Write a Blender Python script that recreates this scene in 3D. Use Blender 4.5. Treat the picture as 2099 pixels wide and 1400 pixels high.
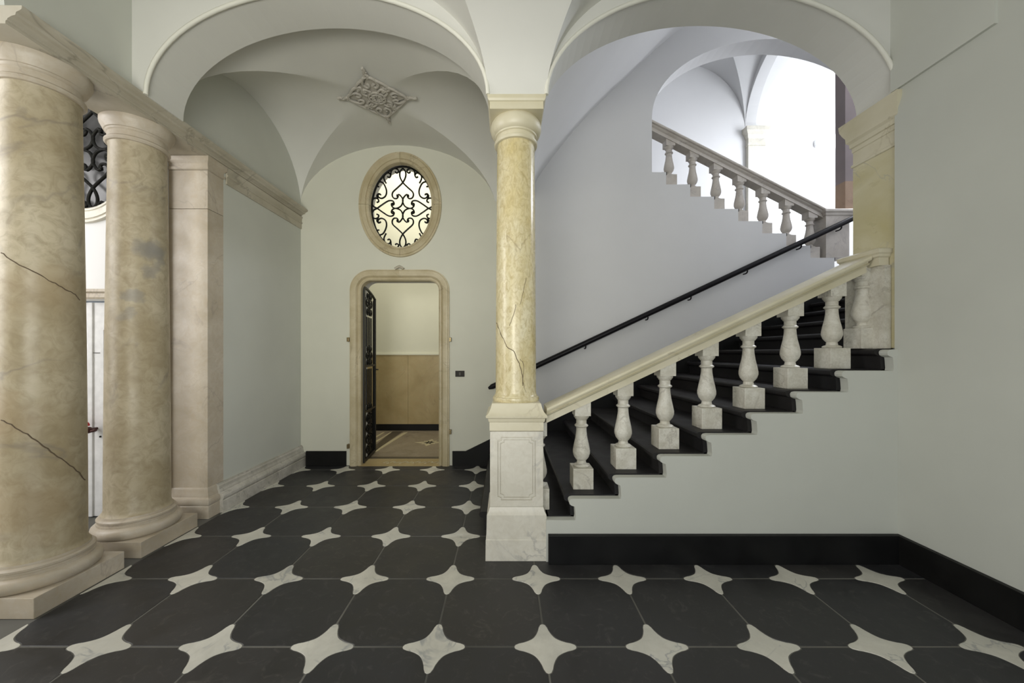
import bpy, bmesh, math, random
from mathutils import Vector, Matrix
from mathutils.geometry import tessellate_polygon
random.seed(7)
for o in list(bpy.data.objects): bpy.data.objects.remove(o)
SC = bpy.context.scene; COL = SC.collection
# ------------------------------------------------------------------ camera, world, lights, exposure
cam = bpy.data.objects.new('camera', bpy.data.cameras.new('camera')); COL.objects.link(cam)
cam.location = (0, 0, 1.6); cam.rotation_euler = (math.pi/2, 0, 0)
cam.data.sensor_width = 36; cam.data.lens = 13.086
cam.data.shift_x = 0.0064; cam.data.shift_y = 0.0100
cam.data.clip_start = 0.05; SC.camera = cam
SC.view_settings.view_transform = 'Standard'; SC.view_settings.look = 'None'
SC.view_settings.gamma = 1; SC.view_settings.use_curve_mapping = False
SC.view_settings.exposure = 0.0
W = bpy.data.worlds.new('world'); SC.world = W; W.use_nodes = True
W.node_tree.nodes['Background'].inputs[0].default_value = (0.75, 0.85, 1, 1)
W.node_tree.nodes['Background'].inputs[1].default_value = 1.0
def area(name, loc, target, sx, sy, power, col):
    l = bpy.data.lights.new(name, 'AREA'); l.shape = 'RECTANGLE'; l.size = sx; l.size_y = sy
    l.energy = power; l.color = col
    o = bpy.data.objects.new(name, l); COL.objects.link(o); o.location = loc
    o.rotation_euler = (Vector(target)-Vector(loc)).to_track_quat('-Z', 'Y').to_euler()
    return o
area('entrance_daylight', (0.2, -2.5, 1.6), (0.2, 2, 3.4), 3.4, 3.0, 84, (1.0, 0.99, 0.93))
b_ = area('bay_fill', (-1.3, -1.6, 2.0), (-1.5, 5.2, 2.9), 1.6, 1.2, 25, (1.0, 0.97, 0.86)); b_.data.spread = math.radians(75)  # soft fill added behind the camera to brighten the left bay
area('vestibule_daylight', (-5.9, 1.2, 2.6), (-3.2, 2.2, 1.8), 2.6, 3.4, 165, (1.0, 0.98, 0.97))
area('landing_window_daylight', (6.9, 6.3, 5.6), (6.7, 7.9, 5.5), 1.4, 2.4, 88, (0.90, 0.94, 1.0))
area('landing_lamp_light', (6.6, 5.6, 5.8), (3.2, 4.2, 3.2), 1.0, 1.0, 200, (0.90, 0.93, 1.0))
area('passage_lamp_light', (-1.9, 6.3, 5.7), (-1.5, 6.9, 1.0), 1.6, 1.0, 66, (1.0, 0.96, 0.84))

# ------------------------------------------------------------------ materials
def _mat(name):
    m = bpy.data.materials.new(name); m.use_nodes = True
    nt = m.node_tree; b = nt.nodes['Principled BSDF']
    return m, nt, b
def N(nt, t, **k):
    n = nt.nodes.new(t)
    for a, v in k.items(): setattr(n, a, v)
    return n
def ramp(nt, fac, stops):
    r = N(nt, 'ShaderNodeValToRGB'); e = r.color_ramp.elements
    while len(e) < len(stops): e.new(0.5)
    for i, (p, c) in enumerate(stops):
        e[i].position = p; e[i].color = (*c, 1) if len(c) == 3 else c
    nt.links.new(fac, r.inputs[0]); return r.outputs[0]
def noise(nt, vec, scale, detail=4, rough=.5, dist=0):
    n = N(nt, 'ShaderNodeTexNoise'); n.inputs['Scale'].default_value = scale
    n.inputs['Detail'].default_value = detail; n.inputs['Roughness'].default_value = rough
    n.inputs['Distortion'].default_value = dist
    nt.links.new(vec, n.inputs['Vector']); return n.outputs[0]
def mix(nt, fac, a, b, mode='MIX'):
    m = N(nt, 'ShaderNodeMix', data_type='RGBA', blend_type=mode)
    for s, v in ((m.inputs[0], fac), (m.inputs[6], a), (m.inputs[7], b)):
        if hasattr(v, 'is_linked'): nt.links.new(v, s)
        elif isinstance(v, (int, float)): s.default_value = v
        else: s.default_value = (*v, 1)
    return m.outputs[2]
def bump(nt, b, h, strength, dist=.01):
    n = N(nt, 'ShaderNodeBump'); n.inputs['Strength'].default_value = strength
    n.inputs['Distance'].default_value = dist
    nt.links.new(h, n.inputs['Height']); nt.links.new(n.outputs[0], b.inputs['Normal'])
def coords(nt, stretch=(1, 1, 1), rot=(0, 0, 0), per_object=0.0):
    tc = N(nt, 'ShaderNodeTexCoord'); mp = N(nt, 'ShaderNodeMapping')
    mp.inputs['Scale'].default_value = stretch; mp.inputs['Rotation'].default_value = rot
    src = tc.outputs['Object']
    if per_object:
        oi = N(nt, 'ShaderNodeObjectInfo'); mu = N(nt, 'ShaderNodeVectorMath', operation='SCALE')
        cmb = N(nt, 'ShaderNodeCombineXYZ')
        for i in range(3): nt.links.new(oi.outputs['Random'], cmb.inputs[i])
        nt.links.new(cmb.outputs[0], mu.inputs[0]); mu.inputs['Scale'].default_value = per_object
        ad = N(nt, 'ShaderNodeVectorMath', operation='ADD')
        nt.links.new(src, ad.inputs[0]); nt.links.new(mu.outputs[0], ad.inputs[1]); src = ad.outputs[0]
    nt.links.new(src, mp.inputs['Vector']); return mp.outputs[0]
def plaster(name, c, var=.06, rough=.65):
    m, nt, b = _mat(name); v = coords(nt)
    n1 = noise(nt, v, 1.1, 3, .55); n2 = noise(nt, v, 40, 3)
    d = tuple(x*(1-var) for x in c)
    col = ramp(nt, n1, [(.35, d), (.65, c)])
    nt.links.new(col, b.inputs['Base Color']); b.inputs['Roughness'].default_value = rough
    bump(nt, b, n2, .05, .004); return m
def marble(name, a, bcol, vein, scale=1.6, vscale=1.2, width=.012, vstr=.8, rough=.25, stretch=(1, 1, 1), rot=(0, 0, 0), mottle=0.0, mcol=None, po=0.0, vmask=.5):
    m, nt, b = _mat(name); v = coords(nt, stretch, rot, po)
    base = ramp(nt, noise(nt, v, scale, 6, .6, .4), [(.32, a), (.68, bcol)])
    if mottle:
        mk = ramp(nt, noise(nt, v, scale*6, 5, .65, 1.2), [(.42, (0, 0, 0)), (.7, (1, 1, 1))])
        mm = N(nt, 'ShaderNodeMath', operation='MULTIPLY'); nt.links.new(mk, mm.inputs[0]); mm.inputs[1].default_value = mottle
        base = mix(nt, mm.outputs[0], base, mcol or vein)
    nv = noise(nt, v, vscale, 5, .55, .9)
    s = N(nt, 'ShaderNodeMath', operation='SUBTRACT'); nt.links.new(nv, s.inputs[0]); s.inputs[1].default_value = .5
    ab = N(nt, 'ShaderNodeMath', operation='ABSOLUTE'); nt.links.new(s.outputs[0], ab.inputs[0])
    vm = ramp(nt, ab.outputs[0], [(0, (1, 1, 1)), (width, (0, 0, 0))])
    gate = ramp(nt, noise(nt, v, vscale*1.7, 3, .5), [(vmask-.06, (0, 0, 0)), (vmask+.1, (1, 1, 1))])
    g = N(nt, 'ShaderNodeMath', operation='MULTIPLY'); nt.links.new(vm, g.inputs[0]); nt.links.new(gate, g.inputs[1])
    g2 = N(nt, 'ShaderNodeMath', operation='MULTIPLY'); nt.links.new(g.outputs[0], g2.inputs[0]); g2.inputs[1].default_value = vstr
    col = mix(nt, g2.outputs[0], base, vein)
    nt.links.new(col, b.inputs['Base Color'])
    rr = ramp(nt, noise(nt, v, 6, 4), [(.3, (rough*.8,)*3), (.7, (min(1, rough*1.35),)*3)])
    nt.links.new(rr, b.inputs['Roughness'])
    bump(nt, b, noise(nt, v, 30, 4), .06, .004)
    return m
def slate(name, c, rough=.5, po=0.0, dusty=.5):
    m, nt, b = _mat(name); v = coords(nt, per_object=po)
    k = noise(nt, v, 3.5, 5, .6, .6)
    col = ramp(nt, k, [(.3, tuple(x*.75 for x in c)), (.72, tuple(x*1.25 for x in c))])
    sc = ramp(nt, noise(nt, v, 11, 6, .7, 1.5), [(.55, (0, 0, 0)), (.78, (1, 1, 1))])
    mm = N(nt, 'ShaderNodeMath', operation='MULTIPLY'); nt.links.new(sc, mm.inputs[0]); mm.inputs[1].default_value = dusty
    col = mix(nt, mm.outputs[0], col, (c[0]*2.6, c[1]*2.5, c[2]*2.3))
    oi = N(nt, 'ShaderNodeObjectInfo')
    tint = ramp(nt, oi.outputs['Random'], [(0, (.85, .88, .92)), (1, (1.12, 1.08, 1.0))])
    col = mix(nt, 1.0, col, tint, 'MULTIPLY')
    nt.links.new(col, b.inputs['Base Color'])
    nt.links.new(ramp(nt, k, [(.3, (rough*.8,)*3), (.7, (rough*1.25,)*3)]), b.inputs['Roughness'])
    bump(nt, b, noise(nt, v, 22, 5), .12, .004); return m
def plain(name, c, rough=.5, metal=0.0, emit=0):
    m, nt, b = _mat(name)
    v = coords(nt); col = ramp(nt, noise(nt, v, 14, 3), [(.3, tuple(x*.85 for x in c)), (.7, c)])
    nt.links.new(col, b.inputs['Base Color']); b.inputs['Roughness'].default_value = rough
    b.inputs['Metallic'].default_value = metal
    if emit:
        b.inputs['Emission Color'].default_value = (*c, 1); b.inputs['Emission Strength'].default_value = emit
    return m
M = {}
M['wall'] = plaster('hall plaster', (.60, .61, .55))
M['baywall'] = plaster('warm-lit bay plaster', (.67, .665, .565))  # warm light of the left bay put into the plaster colour
M['vault'] = plaster('vault plaster', (.72, .715, .665))
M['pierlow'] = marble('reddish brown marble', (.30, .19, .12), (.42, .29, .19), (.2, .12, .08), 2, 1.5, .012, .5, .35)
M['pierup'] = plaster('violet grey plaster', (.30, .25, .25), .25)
M['frame'] = marble('tan framed marble', (.44, .37, .22), (.60, .53, .37), (.24, .19, .12), 3.0, 2.0, .012, .5, .4, mottle=.25, mcol=(.42, .33, .2), po=5)
M['white'] = plaster('white plaster', (.80, .80, .80), .03)
M['stairplaster'] = plaster('stair plaster', (.70, .70, .70), .04)
M['passage'] = plaster('passage plaster', (.72, .71, .58))
M['trim'] = plaster('arch edge plaster', (.80, .79, .70), .04)
M['beige'] = marble('honey veined marble', (.33, .265, .155), (.52, .455, .325), (.17, .15, .13), 2.0, .8, .016, .5, .42, mottle=.65, mcol=(.27, .215, .125), vmask=.5, po=11)
M['beigestone'] = marble('pinkish beige marble', (.42, .36, .27), (.58, .52, .43), (.30, .25, .21), 2.6, 1.4, .012, .45, .4, mottle=.45, mcol=(.44, .35, .23), po=7)
M['entab'] = marble('grey beige marble', (.40, .36, .27), (.54, .50, .41), (.2, .18, .14), 2.0, 1.4, .012, .5, .4)
M['siena'] = marble('yellow siena marble', (.62, .52, .26), (.76, .70, .50), (.22, .15, .08), 4.5, 1.3, .006, .6, .24, stretch=(1, 1, .6), mottle=.85, mcol=(.46, .37, .18), vmask=.55)
M['yellow'] = marble('yellow wall marble', (.56, .50, .27), (.70, .65, .46), (.40, .39, .34), 1.8, 1.1, .008, .6, .3, stretch=(1, .8, 1.5), rot=(.6, 0, 0))
M['cream'] = marble('cream marble', (.60, .55, .38), (.72, .67, .52), (.42, .36, .24), 2.0, 1.7, .012, .5, .35)
M['white_marble'] = marble('grey veined white marble', (.64, .61, .52), (.78, .75, .66), (.40, .39, .36), 2.4, 1.7, .022, .6, .32, mottle=.35, mcol=(.52, .47, .37))
M['baluster'] = marble('worn white marble', (.56, .53, .44), (.78, .76, .68), (.34, .31, .26), 6, 3.0, .02, .6, .4, mottle=.55, mcol=(.46, .42, .33), po=9)
M['balustgrey'] = marble('grey worn marble', (.50, .455, .40), (.63, .585, .53), (.34, .31, .3), 5, 3.0, .02, .5, .4, mottle=.2, mcol=(.42, .4, .38), po=9)
M['star'] = marble('white paving marble', (.54, .53, .47), (.72, .70, .62), (.28, .29, .30), 3.2, 3.0, .02, .75, .35, mottle=.2, mcol=(.46, .43, .36), po=20)
M['base'] = marble('worn grey marble', (.40, .38, .32), (.62, .59, .53), (.24, .22, .18), 5, 3, .02, .6, .45, mottle=.3, mcol=(.3, .28, .24))
M['rail'] = plain('black lacquered handrail', (.010, .009, .011), .4)
M['slab'] = slate('dark slate paving', (.029, .0285, .030), .46, 20, .9)
M['step'] = slate('black slate', (.020, .019, .020), .42, 0, .3)
M['skirt'] = slate('black slate skirting', (.007, .007, .007), .5, 0, .25)
M['skirt'].node_tree.nodes['Principled BSDF'].inputs['Specular IOR Level'].default_value = .22
for k_ in ('step', 'rail'): M[k_].node_tree.nodes['Principled BSDF'].inputs['Specular IOR Level'].default_value = .22
M['grout'] = plaster('pale grout', (.17, .165, .145), .5, .9)
M['iron'] = plain('wrought iron', (.018, .018, .016), .45, .6)
M['brass'] = plain('dull brass', (.24, .19, .10), .4, .8)
M['stucco'] = plaster('stucco ornament', (.53, .50, .44), .15)
M['wains'] = marble('ochre marble dado', (.33, .25, .11), (.46, .37, .20), (.25, .18, .09), 1.6, 1.2, .012, .5, .35, mottle=.25, mcol=(.46, .30, .15))
M['doorwhite'] = plain('white door paint', (.80, .80, .80), .45)
M['terrazzo'] = marble('brown terrazzo', (.20, .165, .115), (.27, .225, .165), (.33, .28, .2), 6, 8, .02, .4, .4, mottle=.4, mcol=(.3, .25, .18))
M['terrlight'] = plain('cream inlay', (.52, .46, .30), .4)
M['terrdark'] = plain('dark brown inlay', (.085, .07, .05), .4)
M['red'] = plain('red ribbon', (.55, .03, .03), .5)
M['knob'] = plain('dark bronze', (.08, .035, .03), .4, .6)
M['darkplate'] = plain('dark switch plate', (.03, .025, .02), .7)
M['plateGrey'] = plain('grey switch key', (.10, .095, .08), .6)
M['glassdark'] = plain('dusty dark glass', (.10, .10, .10), .25)
M['lamp'] = plain('lamp glass', (.9, .93, 1.0), .4, 0, 25)
M['sky'] = plain('bright window pane', (.85, .92, 1.0), .5, 0, 6)

def stain(m, spots, col):
    nt = m.node_tree; b = nt.nodes['Principled BSDF']; tc = N(nt, 'ShaderNodeTexCoord')
    nz = N(nt, 'ShaderNodeTexNoise'); nz.inputs['Scale'].default_value = 7; nz.inputs['Detail'].default_value = 6
    nt.links.new(tc.outputs['Object'], nz.inputs['Vector'])
    sc = N(nt, 'ShaderNodeVectorMath', operation='MULTIPLY_ADD'); nt.links.new(nz.outputs['Color'], sc.inputs[0])
    sc.inputs[1].default_value = (.22, .22, .3); nt.links.new(tc.outputs['Object'], sc.inputs[2])
    cur = b.inputs['Base Color'].links[0].from_socket
    for (x, y, z, r, k) in spots:
        d = N(nt, 'ShaderNodeVectorMath', operation='DISTANCE'); nt.links.new(sc.outputs[0], d.inputs[0])
        d.inputs[1].default_value = (x+.11, y+.11, z+.15)
        f = ramp(nt, d.outputs['Value'], [(0, (k,)*3), (r*.6, (k*.8,)*3), (r, (0, 0, 0))])
        cur = mix(nt, f, cur, col)
    nt.links.new(cur, b.inputs['Base Color'])
M['beige2'] = M['beige'].copy()
stain(M['beige2'], [(.19, -.055, 2.45, .12, .8), (.17, -.08, 2.27, .07, .6), (.1, -.15, 2.05, .07, .6), (.07, -.17, 1.9, .06, .5), (.2, 0, 2.33, .08, .6)], (.21, .205, .19))
stain(M['beige'], [(.0, -.2, 1.2, .2, .5), (.1, -.15, .6, .22, .5), (.13, -.1, 2.0, .2, .35)], (.31, .22, .11))
# ------------------------------------------------------------------ helpers
def empty(name, loc=(0, 0, 0)):
    o = bpy.data.objects.new(name, None); COL.objects.link(o); o.location = loc; o.empty_display_size = .1; return o
def tag(o, label=None, cat=None, group=None, kind=None):
    for k, v in (('label', label), ('category', cat), ('group', group), ('kind', kind)):
        if v: o[k] = v
    return o
def wloc(o):
    v = Vector((0, 0, 0))
    while o is not None: v += o.location; o = o.parent
    return v
def obj(name, bm, mat, parent=None, smooth=None, kind=None, bev=0, origin=None, local=False):
    bmesh.ops.recalc_face_normals(bm, faces=bm.faces)
    if bev:
        es = [e for e in bm.edges if len(e.link_faces) == 2 and e.calc_face_angle(0) > .6]
        bmesh.ops.bevel(bm, geom=es, offset=bev, segments=2, affect='EDGES', profile=.6)
    off = Vector((0, 0, 0))
    if origin is not None: off = Vector(origin)
    elif parent is not None and not local: off = wloc(parent)
    elif parent is None and bm.verts:
        xs = [v.co.x for v in bm.verts]; ys = [v.co.y for v in bm.verts]; zs = [v.co.z for v in bm.verts]
        off = Vector(((min(xs)+max(xs))/2, (min(ys)+max(ys))/2, min(zs)))
    if off.length: bmesh.ops.translate(bm, verts=bm.verts, vec=-off)
    me = bpy.data.meshes.new(name); bm.to_mesh(me); bm.free()
    if mat: me.materials.append(mat)
    if smooth is not None:
        for p in me.polygons: p.use_smooth = True
        me.set_sharp_from_angle(angle=math.radians(smooth))
    o = bpy.data.objects.new(name, me); COL.objects.link(o)
    if parent is not None:
        o.parent = parent
        if origin is not None: o.location = off-wloc(parent)
    else: o.location = off
    if kind: o['kind'] = kind
    return o
def struct(name, bm, mat, parent=None, **k):
    return obj(name, bm, mat, parent, kind='structure' if parent is None else None, **k)
def new(): return bmesh.new()
def box(bm, x0, x1, y0, y1, z0, z1):
    vs = [bm.verts.new((x, y, z)) for z in (z0, z1) for y in (y0, y1) for x in (x0, x1)]
    for f in ((0, 1, 3, 2), (4, 6, 7, 5), (0, 4, 5, 1), (2, 3, 7, 6), (0, 2, 6, 4), (1, 5, 7, 3)):
        bm.faces.new([vs[i] for i in f])
    return bm
def bx(*a): return box(new(), *a)
def rings(bm, rs, cap=True):
    R = [[bm.verts.new(p) for p in r] for r in rs]; n = len(R[0])
    for a, b in zip(R, R[1:]):
        for i in range(n): bm.faces.new((a[i], a[(i+1) % n], b[(i+1) % n], b[i]))
    if cap: bm.faces.new(R[0]); bm.faces.new(R[-1])
    return bm
def mrect(bm, x0, x1, y0, y1, prof):
    return rings(bm, [[(x0-o, y0-o, z), (x1+o, y0-o, z), (x1+o, y1+o, z), (x0-o, y1+o, z)] for o, z in prof])
def lathe(bm, prof, cx=0, cy=0, seg=40):
    return rings(bm, [[(cx+r*math.cos(2*math.pi*i/seg), cy+r*math.sin(2*math.pi*i/seg), z) for i in range(seg)] for r, z in prof])
def extr(bm, loops, axis, a0, a1):
    """loops of 2D points, outer first; axis 'y': points are (x,z); axis 'x': points are (y,z); axis 'z': (x,y)"""
    def P(p, a):
        return (p[0], a, p[1]) if axis == 'y' else (a, p[0], p[1]) if axis == 'x' else (p[0], p[1], a)
    flat = [p for l in loops for p in l]
    A = [bm.verts.new(P(p, a0)) for p in flat]; B = [bm.verts.new(P(p, a1)) for p in flat]
    for t in tessellate_polygon([[Vector((p[0], p[1], 0)) for p in l] for l in loops]):
        try: bm.faces.new([A[i] for i in t]); bm.faces.new([B[i] for i in reversed(t)])
        except ValueError: pass
    s = 0
    for l in loops:
        n = len(l)
        for i in range(n):
            j = (i+1) % n; bm.faces.new((A[s+i], A[s+j], B[s+j], B[s+i]))
        s += n
    return bm
def tube(bm, pts, r, seg=8, closed=False, taper=None):
    pts = [Vector(p) for p in pts]; n = len(pts); rs = []
    up = None
    for i, p in enumerate(pts):
        a = pts[(i-1) % n] if (closed or i) else p; b = pts[(i+1) % n] if (closed or i < n-1) else p
        t = (b-a).normalized()
        if up is None:
            up = Vector((0, 1, 0)) if abs(t.y) < .9 else Vector((1, 0, 0))
        u = (up-t*up.dot(t)).normalized(); w = t.cross(u); up = u
        rr = r if taper is None else r*taper(i/(n-1))
        rs.append([p+(u*math.cos(2*math.pi*k/seg)+w*math.sin(2*math.pi*k/seg))*rr for k in range(seg)])
    if closed: rings(bm, rs+[rs[0]], False); bmesh.ops.remove_doubles(bm, verts=bm.verts, dist=1e-6)
    else: rings(bm, rs)
    return bm
def smoothpath(pts, k=6):
    P = [Vector(p) for p in pts]; out = []
    for i in range(len(P)-1):
        a = P[max(i-1, 0)]; b = P[i]; c = P[i+1]; d = P[min(i+2, len(P)-1)]
        for s in range(k):
            t = s/k
            out.append(.5*((2*b)+(c-a)*t+(2*a-5*b+4*c-d)*t*t+(3*b-a-3*c+d)*t**3))
    out.append(P[-1]); return out
def ell(cx, cz, a, b, t0, t1, n):
    return [(cx+a*math.cos(math.radians(t0+(t1-t0)*i/n)), cz+b*math.sin(math.radians(t0+(t1-t0)*i/n))) for i in range(n+1)]
def copy_tree(o, parent=None):
    c = o.copy(); COL.objects.link(c); c.parent = parent
    for ch in list(o.children): copy_tree(ch, c)
    return c
def web(bm, f, nu=28, nv=10):
    g = [[bm.verts.new(f(i/nu, j/nv)) for j in range(nv+1)] for i in range(nu+1)]
    for i in range(nu):
        for j in range(nv): bm.faces.new((g[i][j], g[i+1][j], g[i+1][j+1], g[i][j+1]))
    return bm
def groin(bm, x0, x1, y0, y1, z, r):
    cx, cy, hx, hy = (x0+x1)/2, (y0+y1)/2, (x1-x0)/2, (y1-y0)/2
    h = lambda s: z+r*math.sqrt(max(0, 1-s*s))
    E = lambda u: -math.cos(math.pi*u)               # eased samples: dense at the springing
    for sg in (-1, 1):
        web(bm, lambda u, v: (cx+sg*hx*(1-v*(1-abs(E(u)))), cy+hy*E(u), h(E(u))))
        web(bm, lambda u, v: (cx+hx*E(u), cy+sg*hy*(1-v*(1-abs(E(u)))), h(E(u))))
    bmesh.ops.remove_doubles(bm, verts=bm.verts, dist=1e-5)
    return bm

# ------------------------------------------------------------------ main dimensions
SPR = 3.58                     # springing level of the hall arches
XL, XR = -2.88, 2.99           # left and right walls
YA, YB = 2.87, 3.20            # arch wall front and back
YW = 5.25                      # back wall face
RISE, RUN = 0.1625, 0.346
nose = lambda k: .11+RUN*(k-2)
treadz = lambda k: RISE*k

# ------------------------------------------------------------------ floor
floor = struct('floor', bx(-6.2, 8, -3, 8.2, -.30, -.0025), M['grout'])
S = .6056; X0 = .217; Y0 = 2.02; AR = .172
def starq():
    h = [(.172, .004), (.166, .014), (.146, .024), (.120, .031), (.094, .042), (.074, .054)]
    return h+[(.063, .063)]+[(y, x) for x, y in h[::-1]]
q = starq()
def star_poly(inset=.0):
    out = []
    for k in range(4):
        c, s = [(1, 0), (0, 1), (-1, 0), (0, -1)][k]
        out += [(x*c-y*s, x*s+y*c) for x, y in q]
    return [(x*(1-.022), y*(1-.022)) for x, y in out]
def tile_poly():
    H = S/2; out = []
    for k in range(4):       # corner at (H,H): boundary runs in reversed star order
        c, s = [(1, 0), (0, 1), (-1, 0), (0, -1)][k]
        pts = [(H-x, H-y) for x, y in q]
        pts = pts[::-1]       # from (H-.0, H-A) .. to (H-A, H)
        out += [(x*c-y*s, x*s+y*c) for x, y in pts]
    f = (S-.0028)/S
    return [(x*f, y*f) for x, y in out]
def clip(poly, x0, x1, y0, y1):
    def half(P, ins, cut):
        o = []
        for i in range(len(P)):
            a, b = P[i-1], P[i]
            if ins(b):
                if not ins(a): o.append(cut(a, b))
                o.append(b)
            elif ins(a): o.append(cut(a, b))
        return o
    def cx(X): return lambda a, b: (X, a[1]+(b[1]-a[1])*(X-a[0])/(b[0]-a[0]))
    def cy(Y): return lambda a, b: (a[0]+(b[0]-a[0])*(Y-a[1])/(b[1]-a[1]), Y)
    for ins, cut in ((lambda p: p[0] >= x0, cx(x0)), (lambda p: p[0] <= x1, cx(x1)), (lambda p: p[1] >= y0, cy(y0)), (lambda p: p[1] <= y1, cy(y1))):
        if poly: poly = half(poly, ins, cut)
    return poly
def prism(poly, z0, z1, ch=.002):
    bm = new()
    cxm = sum(p[0] for p in poly)/len(poly); cym = sum(p[1] for p in poly)/len(poly)
    def sh(p, d):
        v = Vector((p[0]-cxm, p[1]-cym)); L = v.length or 1; v *= (L-d)/L; return (v.x+cxm, v.y+cym)
    return rings(bm, [[(*p, z0) for p in poly], [(*p, z1-ch) for p in poly], [(*sh(p, ch), z1) for p in poly]])
shared = {}
def lay(kind, poly, cx, cy, lim, mat):
    x0, x1, y0, y1 = lim
    P = clip(poly, x0-cx, x1-cx, y0-cy, y1-cy)
    if len(P) < 3: return
    ar = abs(sum(P[i-1][0]*P[i][1]-P[i][0]*P[i-1][1] for i in range(len(P))))/2
    if ar < .0015: return
    full = len(P) == len(poly) and all(abs(a[0]-b[0])+abs(a[1]-b[1]) < 1e-9 for a, b in zip(P, poly))
    if full and kind in shared:
        o = bpy.data.objects.new(kind, shared[kind]); COL.objects.link(o); o.parent = floor
    else:
        o = obj(kind, prism(P, -.03, 0), mat, floor, local=True)
        if full: shared[kind] = o.data
    o.location = Vector((cx, cy, random.uniform(-.0012, .0006)))-floor.location
LIM = (-2.81, 2.97, -1.6, 5.24)
for j in range(-6, 6):
    for i in range(-6, 6):
        nx, ny = X0+S*i, Y0+S*j
        if not (nx > .4 and ny > 3.0) and not (nx > -.14 and ny > 3.4): lay('marble_star', star_poly(), nx, ny, LIM, M['star'])
        if not (nx+S/2 > .3 and ny+S/2 > 3.2) and not(nx+S/2 > .05 and ny+S/2 > 3.5): lay('slate_tile', tile_poly(), nx+S/2, ny+S/2, LIM, M['slab'])
sq = [(-.298, -.298), (.298, -.298), (.298, .298), (-.298, .298)]
for j in range(-6, 4):
    for i in range(5):
        lay('marble_slab', sq, -3.12-.602*i, -.45+.602*j+.3, (-6, -2.82, -1.6, 3.52), M['star'])
# passage floor
struct('floor.001', bx(-4.5, -.1, 5.3, 7.6, -.0024, -.001), M['terrazzo'])

# ------------------------------------------------------------------ walls
# string wall below the flight, stepped and moulded like the slate treads
def step_edge(k, dx=0.0):
    x, z = nose(k)+dx, treadz(k)
    return [(x+.030, z), (x+.012, z-.004), (x+.002, z-.014), (x, z-.028), (x+.004, z-.042), (x+.018, z-.052), (x+.042, z-.060), (x+.046, z-.085), (x+.050, z-RISE+.02)]
pts = [(.31, 0.0), (XR+.2, 0.0), (XR+.2, treadz(10)-.008)]
for k in range(10, 2, -1):
    e = step_edge(k, .03)
    pts += [(e[0][0], e[0][1]-.008)]+[(x, z-.008) for x, z in e[1:]]+[(e[-1][0]-.004, treadz(k-1)-.008)]
pts += [(.31, treadz(2)-.008)]
struct('wall_stair', extr(new(), [pts], 'y', 2.835, 2.90), M['wall'])
# right wall
struct('wall_right', bx(XR, XR+.45, -2.9, 2.86, -.05, 5.2), M['wall'])
bm = new(); box(bm, XR-.022, XR+.02, 2.26, YA, SPR+.015, 4.9)
struct('trim_1', bm, M['wall'])
struct('wall_front_right', bx(3.26, 8.0, 3.24, 3.42, 0, 8.2), M['stairplaster'])
struct('wall_rear', extr(new(), [[(-6.2, -.3), (8, -.3), (8, 5.4), (-6.2, 5.4)], [(-1.3, .01), (2.1, .01), (2.1, 3.6), (-1.3, 3.6)]], 'y', -3.0, -2.75), M['wall'])
# left wall above and beyond the colonnade
lw = [(YW+.1, -.0), (YW+.1, 5.3), (-2.9, 5.3), (-2.9, 0), (-1.2, 0), (-1.2, SPR)]+[(.47-1.67*math.cos(math.radians(a)), SPR+1.15*math.sin(math.radians(a))) for a in range(6, 180, 6)]+[(2.14, 3.593), (3.80, 3.593), (3.80, 0)]
struct('wall_left', extr(new(), [lw], 'x', XL-.38, XL), M['wall'])
# back wall: door, oval and the opening over the upper flight
DX0, DX1, DZ = -2.05, -.915, 2.62
def rrect(x0, x1, z0, z1, r, n=8):
    return [(x0, z0), (x1, z0)]+ell(x1-r, z1-r, r, r, 0, 90, n)+ell(x0+r, z1-r, r, r, 90, 180, n)
OX, OZ = -1.478, 3.665
oval = lambda a, b, n=56, cx=OX, cz=OZ: [(cx+a*math.cos(2*math.pi*i/n), cz+b*math.sin(2*math.pi*i/n)) for i in range(n)]
LZ = 2.762
up = []                        # stepped edge of the upper flight, from the landing to the left
XN = 4.64; R2, U2 = .1725, .339
for k in range(8):
    x = XN-U2*k; z = 2.925+R2*k
    up += [(x, z), (x-U2+.0, z)]
    if k < 7: pass
up = [(4.98, 0), (4.98, LZ), (XN, LZ)]+up
up = [p for p in up if p[0] > 2.07]
up += [(2.066, up[-1][1]), (2.066, 4.904)]
bw = [(-3.3, -.05)]+up+ell(3.79, 4.904, 1.724, 1.108, 179, 0, 40)+[(5.6, 4.904), (5.6, 8.4), (-3.3, 8.4)]
door_hole = rrect(DX0, DX1, .0, DZ, .16)
struct('wall_back', extr(new(), [bw, door_hole, oval(.47, .62)], 'y', YW, YW+.28), M['stairplaster'])
# thin skim on the left bay of the same wall, warm light tint in its colour
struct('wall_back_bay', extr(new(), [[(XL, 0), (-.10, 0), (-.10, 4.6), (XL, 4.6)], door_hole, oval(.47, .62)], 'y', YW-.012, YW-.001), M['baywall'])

# arch wall with two basket arches
def arch(x0, x1, rise, n=40):
    c = (x0+x1)/2; a = (x1-x0)/2
    return [(c-a*math.cos(math.pi*i/n), SPR+rise*math.sin(math.pi*i/n)) for i in range(n+1)]
A1 = arch(-2.77, -.135, .80); A2 = arch(.315, 3.02, .82)
aw = [(-3.3, SPR), (-3.3, 6.8), (3.5, 6.8), (3.5, SPR)]+A2[::-1]+A1[::-1]
struct('wall_arcade', extr(new(), [aw], 'y', YA, YB), M['vault'])
for i, A in enumerate((A1, A2)):
    bm = new(); tube(bm, [(x, YA-.004, z) for x, z in A], .016, 8)
    struct('trim_%d' % (i+2), bm, M['trim'], smooth=60)
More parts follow.
